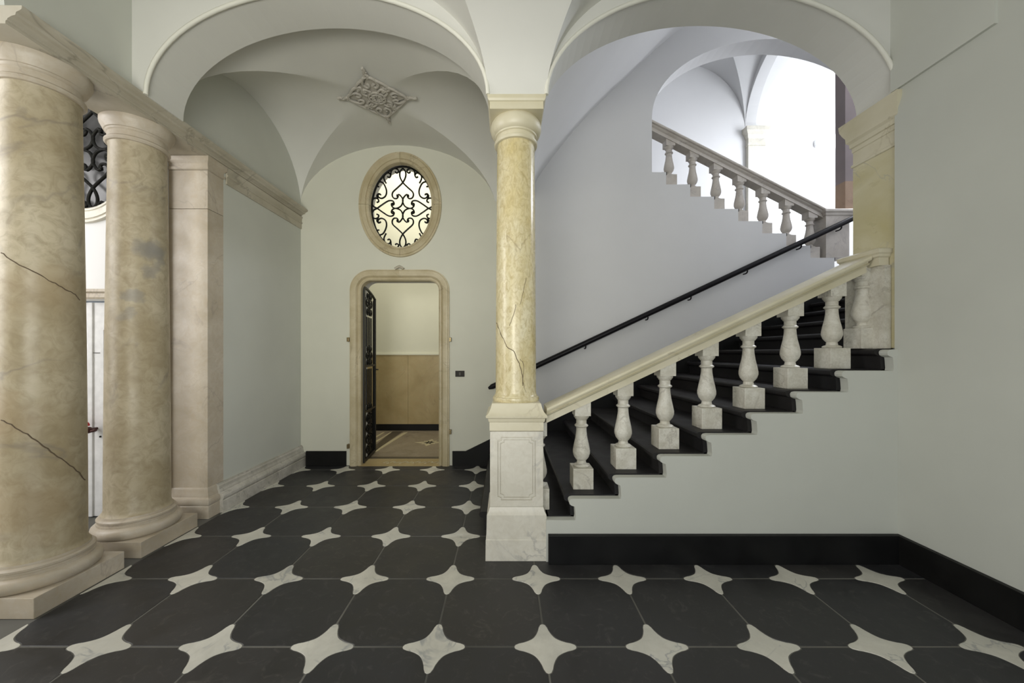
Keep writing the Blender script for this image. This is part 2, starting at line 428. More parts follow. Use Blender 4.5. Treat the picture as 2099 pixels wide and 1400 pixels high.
# transverse arch from the middle column back to the wall
ta = [(YB, SPR+.02), (YB, 6.8), (YW, 6.8), (YW, SPR+.02)]+[((YB+YW)/2+(YW-YB)/2*math.cos(math.pi*i/24), SPR+.02+.78*math.sin(math.pi*i/24)) for i in range(1, 24)]
struct('wall_transverse', extr(new(), [ta], 'x', -.135, .315), M['vault'])
# jamb behind the right pilaster
struct('wall_jamb', bx(3.035, 3.40, 2.86, 3.24, 0, SPR), M['wall'])

# ------------------------------------------------------------------ vaults
bm = groin(new(), XL-.02, -.135, YB, YW, SPR+.01, .915)
struct('ceiling', bm, M['vault'], smooth=25)
# near hall vault
bm = new(); cy, hy, H1 = .14, 2.73, 1.0
hz = lambda s: SPR+H1*math.sqrt(max(0, 1-s*s)); E = lambda u: -math.cos(math.pi*u)
for (xs, d) in ((-.135, -1), (.315, 1)):
    for sg in (1, -1):
        web(bm, lambda u, v: (xs+d*1.335*(1-math.cos(math.pi/2*u)), cy+sg*hy*(1-(1-math.cos(math.pi/2*u))*v), hz(math.cos(math.pi/2*u))), 30, 8)
    web(bm, lambda u, v: (xs+d*v*1.335*(1-abs(E(u))), cy+hy*E(u), hz(E(u))), 56, 8)
web(bm, lambda u, v: (-.135+.45*v, cy+hy*E(u), hz(E(u))), 56, 4)
box(bm, -3.0, -.135-1.335, -2.8, 2.9, 4.58, 4.62); box(bm, .315+1.335, 3.1, -2.8, 2.9, 4.58, 4.62)
box(bm, -1.5, 1.7, -2.8, 2.9, 4.72, 4.76)
bmesh.ops.remove_doubles(bm, verts=bm.verts, dist=1e-5)
struct('ceiling.001', bm, M['vault'], smooth=25)
# stair vault: rising barrel over the first flight
prof = smoothpath([(.315, 3.72, 0), (.50, 4.12, 0), (1.09, 4.86, 0), (1.74, 5.50, 0), (2.456, 6.14, 0), (3.3, 6.55, 0), (4.4, 6.72, 0), (5.6, 6.72, 0)], 6)
prof = [(p.x, p.y) for p in prof]
bm = extr(new(), [prof+[(5.6, 6.95), (.2, 6.95), (.2, 3.72)]], 'y', YB, YW)
struct('ceiling.002', bm, M['stairplaster'], smooth=35)
# upper flight vaults
bm = groin(new(), 2.45, 5.12, YW+.28, 7.95, 6.33, 1.42)
struct('ceiling.003', bm, M['stairplaster'], smooth=25)
bm = groin(new(), 5.34, 8.0, 3.42, 7.95, 6.33, 1.7)
struct('ceiling.004', bm, M['white'], smooth=25)
ua = [(YW+.28, 6.33), (YW+.28, 8.3), (7.95, 8.3), (7.95, 6.33)]+[((YW+.28+7.95)/2+1.21*math.cos(math.pi*i/24), 6.33+1.22*math.sin(math.pi*i/24)) for i in range(1, 24)]
struct('wall_upper_transverse', extr(new(), [ua], 'x', 5.12, 5.34), M['stairplaster'])
struct('ceiling.005', bx(-.1, 8.1, 3.2, 8.1, 8.3, 8.4), M['white'])
struct('wall_far', bx(-.1, 8.1, 7.95, 8.15, 0, 8.3), M['white'])
struct('wall_far_side', bx(8.0, 8.2, 3.2, 8.1, 0, 8.3), M['white'])
struct('wall_flight_end', bx(-.12, 0.0, YW+.28, 8.1, 0, 8.3), M['white'])
# passage behind the door
struct('wall_passage', bx(-4.6, -.1, 7.60, 7.75, 0, 6.2), M['passage'])
struct('wall_passage_left', bx(-4.75, -4.6, YW+.25, 7.7, 0, 6.2), M['passage'])
struct('ceiling.006', bx(-4.7, -.1, YW+.2, 7.7, 6.2, 6.3), M['passage'])
struct('wall_passage_front', bx(-4.7, -3.26, YW, YW+.28, 0, 6.2), M['passage'])
# vestibule on the left
struct('wall_vestibule_outer', bx(-6.3, -6.15, -3, 3.8, 0, 5.3), M['white'])
struct('ceiling.007', bx(-6.3, XL-.3, -3, 3.8, 5.2, 5.32), M['white'])
YV = 3.55; VX = -4.0
vdoor = [(VX-.62, -.05), (VX+.62, -.05), (VX+.62, 2.09), (VX-.62, 2.09)]
struct('wall_vestibule', extr(new(), [[(-6.2, -.05), (XL-.375, -.05), (XL-.375, 5.25), (-6.2, 5.25)], vdoor, oval(.46, .61, 56, VX, 3.56)], 'y', YV, YV+.25), M['white'])

# ------------------------------------------------------------------ skirtings
def skirt(name, bm): return struct(name, bm, M['skirt'], bev=.003)
skirt('baseboard_stair', bx(.325, XR-.03, 2.795, 2.835, 0, .215))
skirt('baseboard_right', bx(XR-.035, XR, -2.7, 2.834, 0, .215))
skirt('baseboard_back_left', bx(-2.80, -2.235, YW-.035, YW-.012, 0, .205))
sk = [(-.745, 0), (-.22, 0), (-.22, .175), (.1, .175)]
for k in range(2, 18): sk += [(nose(k)+.05, treadz(k)-.01), (nose(k)+.05 if k == 17 else nose(k+1)+.05, treadz(k)-.01)]
sk = [(-.745, 0), (-.2, 0)]
for k in range(1, 17): sk += [(nose(k)+.06, treadz(k-1)+.0), (nose(k)+.06, treadz(k)+.0)]
sk += [(5.0, treadz(16)), (5.0, treadz(16)+.33), (-.56, .205), (-.745, .205)]
sk = [p for i, p in enumerate(sk) if i == 0 or (abs(p[0]-sk[i-1][0])+abs(p[1]-sk[i-1][1])) > 1e-6]
skirt('baseboard_back_stair', extr(new(), [sk], 'y', YW-.033, YW-.013))
# moulded marble base along the left wall and round the pilaster
bp = [(0, 0), (.075, 0), (.075, .115), (.066, .12), (.072, .13), (.078, .145), (.078, .165), (.070, .185), (.052, .192), (.046, .20), (.044, .215), (.036, .235), (.034, .262), (.022, .272), (.020, .285), (0, .285)]
struct('baseboard_left', extr(new(), [[(XL+x, z) for x, z in bp]], 'y', 3.70, YW-.013), M['base'])

# ------------------------------------------------------------------ staircase
st = empty('staircase', (2.5, 4.05, 0))
tag(st, 'black slate flight of steps climbing to the right behind the front balustrade', 'staircase')
for k in range(1, 18):
    bm = new()
    e = step_edge(k)
    x1 = (nose(k+1)+.055) if k < 17 else nose(k)+.5
    zb = treadz(k-1) if k > 1 else 0.0
    poly = [(e[-1][0], zb), (x1, zb), (x1, treadz(k))]+e[:-1]+[(e[-1][0], zb+.03)]
    poly = [(x, z) for i, (x, z) in enumerate(poly)]
    y0 = 3.345 if k <= 2 else 2.905
    y1 = YW-.035 if k > 0 else YW
    if nose(k) > 2.95: y0 = 3.43
    if k == 10:
        y0 = 3.43
        extr(bm, [[(min(px_, 3.012), pz_) for px_, pz_ in poly]], 'y', 2.905, 3.43)
    extr(bm, [poly], 'y', y0, y1)
    if k == 2:
        extr(bm, [[(.335, zb+.1), (x1, zb+.1), (x1, treadz(k)), (.335, treadz(k))]], 'y', 2.905, 3.345)
    obj('step', bm, M['step'], st, smooth=30)
# solid core below the treads
bm = new(); cp = [(.5, 0)]
cp = [(.55, 0), (5.6, 0), (5.6, treadz(16))]
for k in range(16, 2, -1): cp += [(nose(k+1)+.06, treadz(k)-.002 if k < 16 else treadz(16)), (nose(k+1)+.06, treadz(k-1)-.002)]
cp += [(.55, treadz(2)-.002)]
bm = new(); box(bm, .6, 2.9, 2.92, 5.2, 0, .30)
obj('stair_core', bm, M['step'], st)
struct('floor.002', bx(5.28, 8.0, 3.42, 7.95, 2.55, LZ), M['step'])

# ------------------------------------------------------------------ columns
def tuscan(name, cx, cy, label, mat, matb):
    t = empty(name, (cx, cy, 0)); tag(t, label, 'column', 'beige marble columns on the left')
    obj('plinth', mrect(new(), cx-.28, cx+.28, cy-.265, cy+.265, [(0, 0), (0, .125)]), matb, t, bev=.004)
    pr = [(.24, .125), (.262, .126), (.277, .140), (.283, .165), (.277, .192), (.262, .207), (.246, .212), (.246, .226), (.240, .228), (.240, .24), (.246, .245), (.247, .258), (.238, .268), (.226, .27), (.224, .285)]
    obj('base', lathe(new(), pr, cx, cy, 64), matb, t, smooth=35)
    sh = [(.224, .285), (.214, .297), (.207, .32)]
    for i in range(1, 13):
        s = i/12; sh.append((.207-.027*s**1.6, .32+(3.28-.32)*s))
    sh += [(.184, 3.295)]
    obj('shaft', lathe(new(), sh, cx, cy, 64), mat, t, smooth=35)
    cp = [(.184, 3.295), (.196, 3.298), (.204, 3.308), (.204, 3.322), (.194, 3.333), (.187, 3.337), (.186, 3.378), (.194, 3.384), (.198, 3.394), (.206, 3.398), (.218, 3.425), (.230, 3.45), (.233, 3.465), (.233, 3.4875)]
    obj('capital', lathe(new(), cp, cx, cy, 64), M['beigestone'], t, smooth=35)
    return t
tuscan('column', -3.10, 2.49, 'nearest marble column at the left edge of the view, crossed by two long diagonal cracks', M['beige'], M['beigestone'])
tuscan('column', -3.10, 3.145, 'second marble column from the left, grey stained, between the cracked column and the flat pilaster', M['beige2'], M['beigestone'])
# cracks on the nearest column
def crack(parent, cx, cy, pts):
    P = []
    for px, py in smoothpath([(a, b, 0) for a, b in pts], 5) and [(p.x, p.y) for p in smoothpath([(a, b, 0) for a, b in pts], 5)]:
        d = Vector(((px-1036)/763, 1, -(py-721)/763)); o = Vector((-cx, -cy))
        z0 = 1.6
        A = d.x**2+1; B = 2*(-cx*d.x-cy); 
        r = .203
        for _ in range(3):
            C = cx*cx+cy*cy-r*r; D = B*B-4*A*C
            if D < 0: break
            s = (-B-math.sqrt(D))/(2*A); z = 1.6+d.z*s
            u = max(0, min(1, (z-.32)/2.85)); r = .207-.027*u**1.6
        if D < 0: continue
        P.append(Vector((d.x*s, s, z)))
    P = [p+Vector((random.uniform(-.002, .002), 0, random.uniform(-.006, .006))) for p in P]
    return obj('crack', tube(new(), P, .0035, 6), M['knob2'], parent)
M['knob2'] = plain('dark crack filler', (.12, .085, .05), .8)
c1 = bpy.data.objects['column']
crack(c1, -3.10, 2.49, [(2, 518), (40, 542), (85, 565), (120, 585), (150, 602), (163, 615)])
crack(c1, -3.10, 2.49, [(2, 862), (40, 880), (80, 908), (110, 930), (150, 958), (174, 983)])
# pilaster closing the colonnade
t = empty('pilaster', (-3.07, 3.70, 0)); tag(t, 'pinkish marble pilaster with moulded base at the front end of the left wall', 'pilaster')
x0, x1, y0, y1 = -3.255, XL, 3.60, 3.80
W_ = lambda pr, z0=0: mrect(new(), x0, x1, y0, y1, pr)
obj('base', W_([(.04, 0), (.04, .115), (.036, .12), (.042, .13), (.047, .145), (.047, .165), (.040, .185), (.026, .192), (.022, .2), (.022, .215), (.014, .235), (.014, .262), (.004, .285)]), M['beigestone'], t, smooth=25)
obj('shaft', W_([(0, .285), (0, 2.98)]), M['beigestone'], t)
obj('shaft', W_([(0, 2.985), (0, 3.355)]), M['beigestone'], t)
obj('capital', W_([(0, 3.358), (.012, 3.365), (.012, 3.385), (.002, 3.39), (.004, 3.42), (.022, 3.445), (.026, 3.485)]), M['beigestone'], t, smooth=25)
# entablature along the left side
t = empty('entablature', (-3.05, 3.7, 3.30)); tag(t, 'long moulded marble beam resting on the left columns and running to the back wall', 'entablature')
ep = [(XL-.36, 3.488), (XL+.005, 3.488), (XL+.005, 3.505), (XL+.014, 3.508), (XL+.016, 3.518), (XL+.04, 3.532), (XL+.062, 3.538), (XL+.066, 3.555), (XL+.085, 3.563), (XL+.098, 3.572), (XL+.10, 3.592), (XL-.36, 3.592)]
obj('cornice', extr(new(), [ep], 'y', 2.14, 3.80), M['entab'], t)
obj('cornice', extr(new(), [[(max(x, XL+.001), z) for x, z in ep]], 'y', 3.80, YW-.013), M['entab'], t)
fp = [(XL+.001, 3.325), (XL+.014, 3.325), (XL+.014, 3.395), (XL+.024, 3.40), (XL+.026, 3.415), (XL+.016, 3.42), (XL+.018, 3.46), (XL+.030, 3.487), (XL+.001, 3.487)]
obj('frieze', extr(new(), [fp], 'y', 3.83, YW-.013), M['entab'], t)

# middle column on its pedestal
PX, PY = .086, 3.083
t = empty('pedestal_column', (PX, PY, 0)); tag(t, 'yellow marble column standing on a white panelled pedestal at the foot of the stairs', 'column')
h = .205
pp = [(.034, 0), (.032, .158), (.028, .162), (.024, .345), (.020, .352), (.010, .37), (.004, .392), (0, .40)]
obj('plinth', mrect(new(), PX-h, PX+h, PY-h, PY+h, pp), M['white_marble'], t, smooth=20)
die = obj('die', mrect(new(), PX-h, PX+h, PY-h, PY+h, [(-.012, .40), (-.012, .985)]), M['white_marble'], t)
def panel_loop(w, z0, z1, n=.028):
    return [(-w+n, z0), (-w+n, z0+n*.6), (-w+.004, z0+n), (-w, z0+n), (-w, z1-n), (-w+.004, z1-n), (-w+n, z1-n*.6), (-w+n, z1), (w-n, z1), (w-n, z1-n*.6), (w-.004, z1-n), (w, z1-n), (w, z0+n), (w-.004, z0+n), (w-n, z0+n*.6), (w-n, z0)]
def panel(parent, face):
    o = panel_loop(.148, .452, .943); i = panel_loop(.139, .461, .934); j = panel_loop(.128, .472, .923); l = panel_loop(.121, .479, .916)
    e = h-.0005 if face in 'lr' else h
    for nm, loops, th in (('panel_frame', [[(-e, .402), (e, .402), (e, .983), (-e, .983)], o], 0), ('panel_moulding', [i, j], -.001), ('panel', [l], -.003)):
        bm = new(); extr(bm, loops, 'y', th*-1, .013)
        rot = {'f': 0, 'l': -math.pi/2, 'r': math.pi/2, 'b': math.pi}[face]
        bmesh.ops.transform(bm, matrix=Matrix.Translation((PX, PY, 0)) @ Matrix.Rotation(rot, 4, 'Z') @ Matrix.Translation((0, -h, 0)), verts=bm.verts)
        obj(nm, bm, M['white_marble'], parent)
panel(die, 'f'); panel(die, 'l')
obj('cornice', mrect(new(), PX-h, PX+h, PY-h, PY+h, [(-.002, .985), (.004, .99), (.004, 1.055), (.010, 1.06), (.016, 1.085), (.030, 1.092), (.032, 1.106), (.018, 1.118), (.006, 1.135), (-.006, 1.165), (-.014, 1.195), (-.02, 1.20)]), M['cream'], t, smooth=25)
obj('base', lathe(new(), [(.17, 1.198), (.186, 1.20), (.192, 1.215), (.188, 1.232), (.178, 1.238), (.176, 1.246)], PX, PY, 56), M['siena'], t, smooth=35)
sh = [(.176, 1.246), (.170, 1.255), (.1665, 1.28)]+[(.1665-.012*(i/12)**1.5, 1.28+(3.285-1.28)*i/12) for i in range(1, 13)]
obj('shaft', lathe(new(), sh, PX, PY, 64), M['siena'], t, smooth=35)
cpr = [(.157, 3.285), (.172, 3.288), (.178, 3.297), (.178, 3.310), (.168, 3.318), (.162, 3.321), (.161, 3.350), (.172, 3.354), (.175, 3.364), (.184, 3.368), (.198, 3.385), (.208, 3.412), (.209, 3.435), (.204, 3.458), (.196, 3.472), (.192, 3.478)]
cap = obj('capital', lathe(new(), cpr, PX, PY, 64), M['cream'], t, smooth=35)
bm = mrect(new(), PX-.207, PX+.207, PY-.207, PY+.207, [(0, 3.478), (0, 3.534), (.008, 3.538), (.016, 3.552), (.018, 3.579)])
obj('abacus', bm, M['cream'], cap, smooth=20)
def facecrack(pts, r=.1655, parent=t, rad=.003):
    P = []
    for p in smoothpath([(a, b, 0) for a, b in pts], 4):
        d = Vector(((p.x-1036)/763, 1, -(p.y-721)/763)); A = d.x**2+1; B = 2*(-PX*d.x-PY); C = PX*PX+PY*PY-r*r; D = B*B-4*A*C
        if D < 0: continue
        s = (-B-math.sqrt(D))/(2*A); P.append(Vector((d.x*s, s, 1.6+d.z*s))+Vector((random.uniform(-.004, .004), 0, random.uniform(-.004, .004))))
    obj('crack', tube(new(), P, rad, 6), M['knob2'], parent)
facecrack([(1018, 662), (1025, 680), (1034, 700), (1040, 712), (1052, 718), (1060, 735), (1066, 750), (1070, 770), (1072, 790)])
facecrack([(1066, 735), (1074, 752), (1071, 780), (1080, 808)], rad=.002)
facecrack([(1044, 667), (1052, 648), (1057, 625)], rad=.0018)
facecrack([(1066, 625), (1072, 598), (1078, 570)], rad=.0014)

# yellow marble pilaster of the right jamb, with its moulded capital
t = empty('pilaster', (3.02, 3.06, 1.5)); tag(t, 'yellow marble pilaster lining the right jamb of the stair arch', 'pilaster')
jx0, jx1, jy0, jy1 = 3.018, 3.033, 2.872, 3.232
obj('shaft', bx(jx0, 3.034, jy0, jy1, 1.63, 3.19), M['yellow'], t)
obj('capital', mrect(new(), jx0, 3.034, jy0, jy1, [(0, 3.19), (.010, 3.195), (.010, 3.215), (.0, 3.222), (0, 3.32), (.006, 3.325), (.006, 3.36), (.016, 3.365), (.018, 3.40), (.034, 3.42), (.036, 3.46), (.05, 3.49), (.064, 3.53), (.068, 3.579)]), M['cream'], t, smooth=25)

# ------------------------------------------------------------------ balustrades
BY = 3.085
m = RISE/RUN
brail = [(-.075, 0), (.075, 0), (.075, .052), (.098, .060), (.104, .068), (.088, .076), (.092, .086), (.118, .094), (.124, .108), (.118, .124), (.098, .132), (-.098, .132), (-.118, .124), (-.124, .108), (-.118, .094), (-.092, .086), (-.088, .076), (-.104, .068), (-.098, .060), (-.075, .052)]
def sloped(x0, x1, zf, yc, prof, slope):
    bm = new(); n = len(prof)
    return rings(bm, [[(x, yc+y, zf(x)+z) for y, z in prof] for x in (x0, x1)])
def make_baluster(mat, slope, H, sc=1.0):
    r = empty('proto')
    b = new()
    pr = [(.05, .168), (.062, .170), (.066, .178), (.056, .186), (.040, .192), (.036, .215), (.046, .226), (.060, .245), (.070, .275), (.070, .30), (.062, .345), (.050, .40), (.043, .45), (.041, .488), (.046, .492), (.055, .500), (.055, .508), (.045, .516), (.042, .52), (.042, .552), (.050, .557), (.052, .563), (.062, .575), (.064, .590)]
    lathe(b, pr, 0, 0, 28)
    body = obj('baluster', b, mat, None, smooth=40, origin=(0, 0, 0))
    w = .082
    p = obj('plinth', bx(-w, w, -w, w, 0, .168), mat, body, local=True, bev=.004)
    c = new(); w = .064
    rings(c, [[(-w, -w, .590), (w, -w, .590), (w, w, .590), (-w, w, .590)], [(-w, -w, H-abs(slope)*w*1+(0 if slope > 0 else 2*abs(slope)*w)), (w, -w, H+slope*w), (w, w, H+slope*w), (-w, w, H-slope*w)]])
    bmesh.ops.recalc_face_normals(c, faces=c.faces)
    c2 = new(); rings(c2, [[(-w, -w, .590), (w, -w, .590), (w, w, .590), (-w, w, .590)], [(-w, -w, H-slope*w), (w, -w, H+slope*w), (w, w, H+slope*w), (-w, w, H-slope*w)]]); c.free()
    obj('cap_block', c2, mat, body, local=True)
    bpy.data.objects.remove(r)
    return body
zrail = lambda x: 1.03+m*(x-.345)
t = empty('balustrade', (1.7, BY, .49)); tag(t, 'marble balustrade in front of the black steps, from the pedestal column to the right wall', 'balustrade')
H1b = zrail(nose(3)+.173)-treadz(3)
proto = make_baluster(M['baluster'], m, H1b+.002)
for k in range(3, 10):
    o = proto if k == 3 else copy_tree(proto)
    o.parent = t; o.location = Vector((nose(k)+.173, BY, treadz(k)))-t.location
o = copy_tree(proto); o.parent = t; o.location = Vector((nose(10)+.078, BY, treadz(10)))-t.location; o.name = 'half_baluster'
hr = sloped(.330, 2.92, zrail, BY, brail, m)
obj('handrail', hr, M['cream'], t, smooth=35)
pier = obj('end_pier', mrect(new(), 2.965, 3.015, 2.91, 3.25, [(0, treadz(10)), (0, 2.28)]), M['baluster'], t)
obj('pier_cap', mrect(new(), 2.935, 3.012, 2.925, 3.245, [(0, 2.28), (0, 2.34), (.012, 2.35), (.014, 2.365), (.024, 2.377), (.026, 2.405), (.010, 2.415)]), M['cream'], t, smooth=25)
# engaged half baluster on the pedestal
o = copy_tree(proto); o.parent = t; o.location = Vector((nose(2)+.173-.01, BY, treadz(2)))-t.location; o.name = 'half_baluster.001'

# upper balustrade
BY2 = YW+.13
t = empty('balustrade', (3.4, BY2, 3.0)); tag(t, 'upper grey marble balustrade descending to the right above the stepped white wall', 'balustrade')
m2 = -R2/U2
H2 = .655
proto = make_baluster(M['balustgrey'], m2, H2)
for k in range(1, 8):
    x = XN-U2*k+.095; z = 2.925+R2*k
    z = 2.925+R2*(k-1)
    o = proto if k == 1 else copy_tree(proto)
    o.parent = t; o.location = Vector((x, BY2, z-0.0))-t.location
zr2 = lambda x: 2.925+H2-.002+m2*(x-(XN-U2+.095))
obj('handrail', sloped(1.95, 4.60, zr2, BY2, brail, m2), M['balustgrey'], t, smooth=35)
nw = empty('newel_pedestal', (4.78, BY2+.03, LZ)); tag(nw, 'grey marble newel pedestal at the foot of the upper balustrade', 'newel')
obj('die', mrect(new(), 4.53, 4.86, BY2-.12, BY2+.19, [(0, 2.93), (0, 3.50)]), M['balustgrey'], nw)
obj('cornice', mrect(new(), 4.53, 5.02, BY2-.12, BY2+.19, [(-.004, 3.50), (0, 3.52), (.01, 3.53), (.02, 3.56), (.035, 3.575), (.035, 3.60), (.01, 3.62)]), M['balustgrey'], nw, smooth=25)
pr_ = empty('pier', (4.80, BY2+.03, 3.62)); tag(pr_, 'brown marble pier rising from the newel pedestal to the arch above', 'pier')
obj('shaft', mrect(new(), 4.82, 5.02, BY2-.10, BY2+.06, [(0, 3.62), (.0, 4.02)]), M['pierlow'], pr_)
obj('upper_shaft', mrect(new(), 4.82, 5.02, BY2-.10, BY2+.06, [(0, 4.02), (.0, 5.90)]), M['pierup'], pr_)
# upper flight steps
uf = empty('upper_staircase', (3.3, 6.7, LZ)); tag(uf, 'upper flight of steps rising to the left behind the grey balustrade', 'staircase')
for k in range(0, 10):
    x = XN-U2*k; z = 2.925+R2*k
    bm = new(); e = [(x+.004-a, z-b) for a, b in ((.03, 0), (.006, .004), (0, .02), (.004, .038), (.03, .045))]
    extr(bm, [[(x-U2-.03, z)]+e+[(x-.03, z-R2), (x-U2-.03, z-R2)]], 'y', YW+.282, 7.94)
    obj('step', bm, M['step'], uf)
# small slate tread ends visible in front of the plinths
for k in range(0, 8):
    x = XN-U2*k; z = 2.925+R2*k
    bm = new(); box(bm, x-.06, x+.012, YW+.002, YW+.06, z-.035, z+.002)
    obj('tread_nosing', bm, M['step'], uf)

# far pilaster of the upper flight
t = empty('pilaster', (5.31, 7.9, 2.9)); tag(t, 'white pilaster with moulded capital on the far wall of the upper flight', 'pilaster')
obj('shaft', mrect(new(), 5.13, 5.49, 7.86, 7.95, [(0, 2.9), (0, 5.95)]), M['white_marble'], t)
obj('capital', mrect(new(), 5.13, 5.49, 7.86, 7.95, [(0, 5.95), (.012, 5.96), (.012, 5.99), (0, 6.0), (0, 6.1), (.02, 6.13), (.03, 6.18), (.06, 6.22), (.08, 6.25), (.08, 6.33)]), M['white_marble'], t, smooth=25)
t = tag(obj('wall_fixture', lathe(new(), [(.02, 5.94), (.05, 5.95), (.065, 6.0), (.06, 6.08), (.03, 6.12), (.01, 6.13)], 6.62, 7.88, 20), M['doorwhite'], None, smooth=40), 'small white wall fixture on the bright far wall of the upper landing', 'fixture')
tag(obj('wall_lamp', lathe(new(), [(.02, 6.0), (.05, 6.02), (.075, 6.07), (.075, 6.12), (.05, 6.17), (.02, 6.19)], 7.07, 7.86, 24), M['lamp'], None, smooth=40), 'glowing lamp half hidden behind the brown pier on the upper landing', 'lamp')

# ------------------------------------------------------------------ wall handrail
hx0, hx1 = -.235, 4.97; hzz = lambda x: 1.10+.4665*(x+.22)
t = empty('wall_handrail', (2.3, YW-.10, 2.2)); tag(t, 'long black handrail climbing along the back wall of the stairs', 'handrail')
P = [(hx0+.0, YW-.10, hzz(hx0)), (hx0+.05, YW-.10, hzz(hx0+.05)), (hx1-.02, YW-.10, hzz(hx1-.02)), (hx1, YW-.10, hzz(hx1))]
obj('rail', tube(new(), P, .037, 12, taper=lambda s: .45 if s == 0 else 1), M['rail'], t, smooth=50)
for px in (1200, 1327, 1415, 1530, 1640, 1722):
    x = (px-1036)/763*(YW-.08); z = hzz(x)
    bm = tube(new(), smoothpath([(x, YW-.10, z-.01), (x, YW-.10, z-.055), (x, YW-.075, z-.075), (x, YW-.013, z-.075)], 4), .009, 8)
    lathe_b = new()
    obj('bracket', bm, M['rail'], t, smooth=50)

# ------------------------------------------------------------------ oval windows with wrought iron grilles
Sx = .0012
strands = [
 [(0, 480), (32, 440), (34, 380), (0, 310), (-60, 250), (-118, 195), (-126, 150), (-104, 120), (-70, 120), (-56, 148), (-74, 162)],
 [(-368, -52), (-345, -18), (-308, 0), (-240, 48), (-170, 90), (-120, 88), (-104, 55), (-122, 38), (-138, 50)],
 [(-72, 138), (-48, 166), (-12, 132), (2, 88), (-24, 26), (-85, 0), (-126, 18), (-136, 52), (-112, 62)],
 [(-282, 262), (-300, 262), (-306, 292), (-276, 318), (-230, 296), (-196, 215), (-206, 150), (-250, 120), (-290, 134), (-294, 166), (-268, 172)],
 [(-200, 300), (-226, 360), (-210, 412), (-168, 425), (-146, 398), (-160, 370), (-184, 380)],
 [(-144, 398), (-138, 446), (-104, 478), (-64, 468), (-50, 440), (-74, 424), (-92, 440)],
 [(-308, 0), (-356, 30), (-368, 90), (-336, 122), (-298, 112), (-290, 82), (-314, 70)],
 [(-298, 112), (-310, 150), (-290, 175), (-262, 160)],
]
def grille(parent, cx, cz, y, r=.0115):
    for si, s in enumerate(strands):
        for sx in (1, -1):
            for sz in (1, -1):
                P = smoothpath([(cx+a*sx*Sx, y, cz+b*sz*Sx) for a, b in s], 5)
                tp = lambda u: 1
                obj('scroll', tube(new(), P, r, 6), M['iron'], parent, smooth=60)
    obj('ring', tube(new(), [(a, y, b) for a, b in oval(.445, .60, 56, cx, cz)], r*1.3, 6, closed=True), M['iron'], parent, smooth=60)
def oval_frame(parent, cx, cz, y, sgn, mat):
    pr = [(.44, .07), (.44, -.012), (.452, -.022), (.468, -.024), (.474, -.016), (.482, -.016), (.488, -.03), (.515, -.034), (.545, -.034), (.552, -.024), (.56, -.03), (.578, -.03), (.582, -.02), (.582, .0), (.50, .0)]
    n = 72
    for seg in range(4):
        bm = new(); a0 = -math.pi/2+seg*math.pi/2+.003; a1 = a0+math.pi/2-.006
        rs = []
        for i in range(n//4+1):
            a = a0+(a1-a0)*i/(n//4)
            rs.append([(cx+p*math.cos(a), y+q_, cz+(p+.155)*math.sin(a)) for p, q_ in pr])
        rings(bm, rs)
        obj('frame_segment', bm, mat, parent, smooth=30)
w = empty('window_1', (OX, YW, 2.93)); w['kind'] = 'structure'
tag(w, 'oval window with wrought iron scrolls above the open doorway')
oval_frame(w, OX, OZ, YW-.012, 1, M['frame'])
grille(w, OX, OZ, YW+.11)
w = empty('window_2', (VX, YV, 2.8)); w['kind'] = 'structure'
tag(w, 'oval window with dark iron scrolls seen between the two left columns')
oval_frame(w, VX, 3.56, YV, 1, M['white_marble'])
grille(w, VX, 3.56, YV+.06, .014)
obj('pane', extr(new(), [oval(.455, .605, 40, VX, 3.56)], 'y', YV+.14, YV+.15), M['glassdark'], w)
# glass lantern behind the first oval: deep reveal
rv = new(); rings(rv, [[(OX+.47*math.cos(2*math.pi*i/56), yy, OZ+.62*math.sin(2*math.pi*i/56)) for i in range(56)] for yy in (YW+.28, YW+.50)], False)
rings(rv, [[(OX+.52*math.cos(2*math.pi*i/56), yy, OZ+.67*math.sin(2*math.pi*i/56)) for i in range(56)] for yy in (YW+.28, YW+.50)], False)
rv.free()

# ------------------------------------------------------------------ doorway, frame and iron gate
d = empty('door_1', ((DX0+DX1)/2, YW, 0)); d['kind'] = 'structure'; tag(d, 'open doorway with moulded beige marble frame in the back wall')
fpz = [(0.0, .10), (.0, -.014), (.018, -.026), (.034, -.026), (.040, -.018), (.050, -.03), (.062, -.044), (.10, -.05), (.128, -.05), (.136, -.036), (.148, -.036), (.150, -.012), (.150, 0.0)]
def frame_path(o):
    r = .16+o
    L = [(DX0-o, 0)]+[(DX0+.16-r*math.cos(math.radians(a)), DZ-.16+r*math.sin(math.radians(a))) for a in range(0, 91, 9)]
    R = [(DX1-.16+r*math.cos(math.radians(a)), DZ-.16+r*math.sin(math.radians(a))) for a in range(90, -1, -9)]+[(DX1+o, 0)]
    return L+R
paths = [frame_path(o-.02) for o, y in fpz]
npt = len(paths[0])
def seg_ring(i, t=None):
    return [(paths[j][i][0], YW-.012+fpz[j][1]+.0, paths[j][i][1]) for j in range(len(fpz))]
mid = npt//2
def lerp_ring(a, b, t): return [tuple(p[k]*(1-t)+q_[k]*t for k in range(3)) for p, q_ in zip(a, b)]
r0 = lerp_ring(seg_ring(0), seg_ring(1), .10)
cutl = lerp_ring(seg_ring(0), seg_ring(1), .55); cutr = lerp_ring(seg_ring(npt-1), seg_ring(npt-2), .45)
topm = lerp_ring(seg_ring(mid-1), seg_ring(mid), .5)
groups = [[seg_ring(0), cutl], [cutl]+[seg_ring(i) for i in range(1, mid)]+[topm], [topm]+[seg_ring(i) for i in range(mid, npt-1)]+[cutr], [cutr, seg_ring(npt-1)]]
for g in groups:
    obj('frame_stone', rings(new(), g), M['frame'], d, smooth=30)
for ch in d.children: ch.data.materials[0] = M['frame']
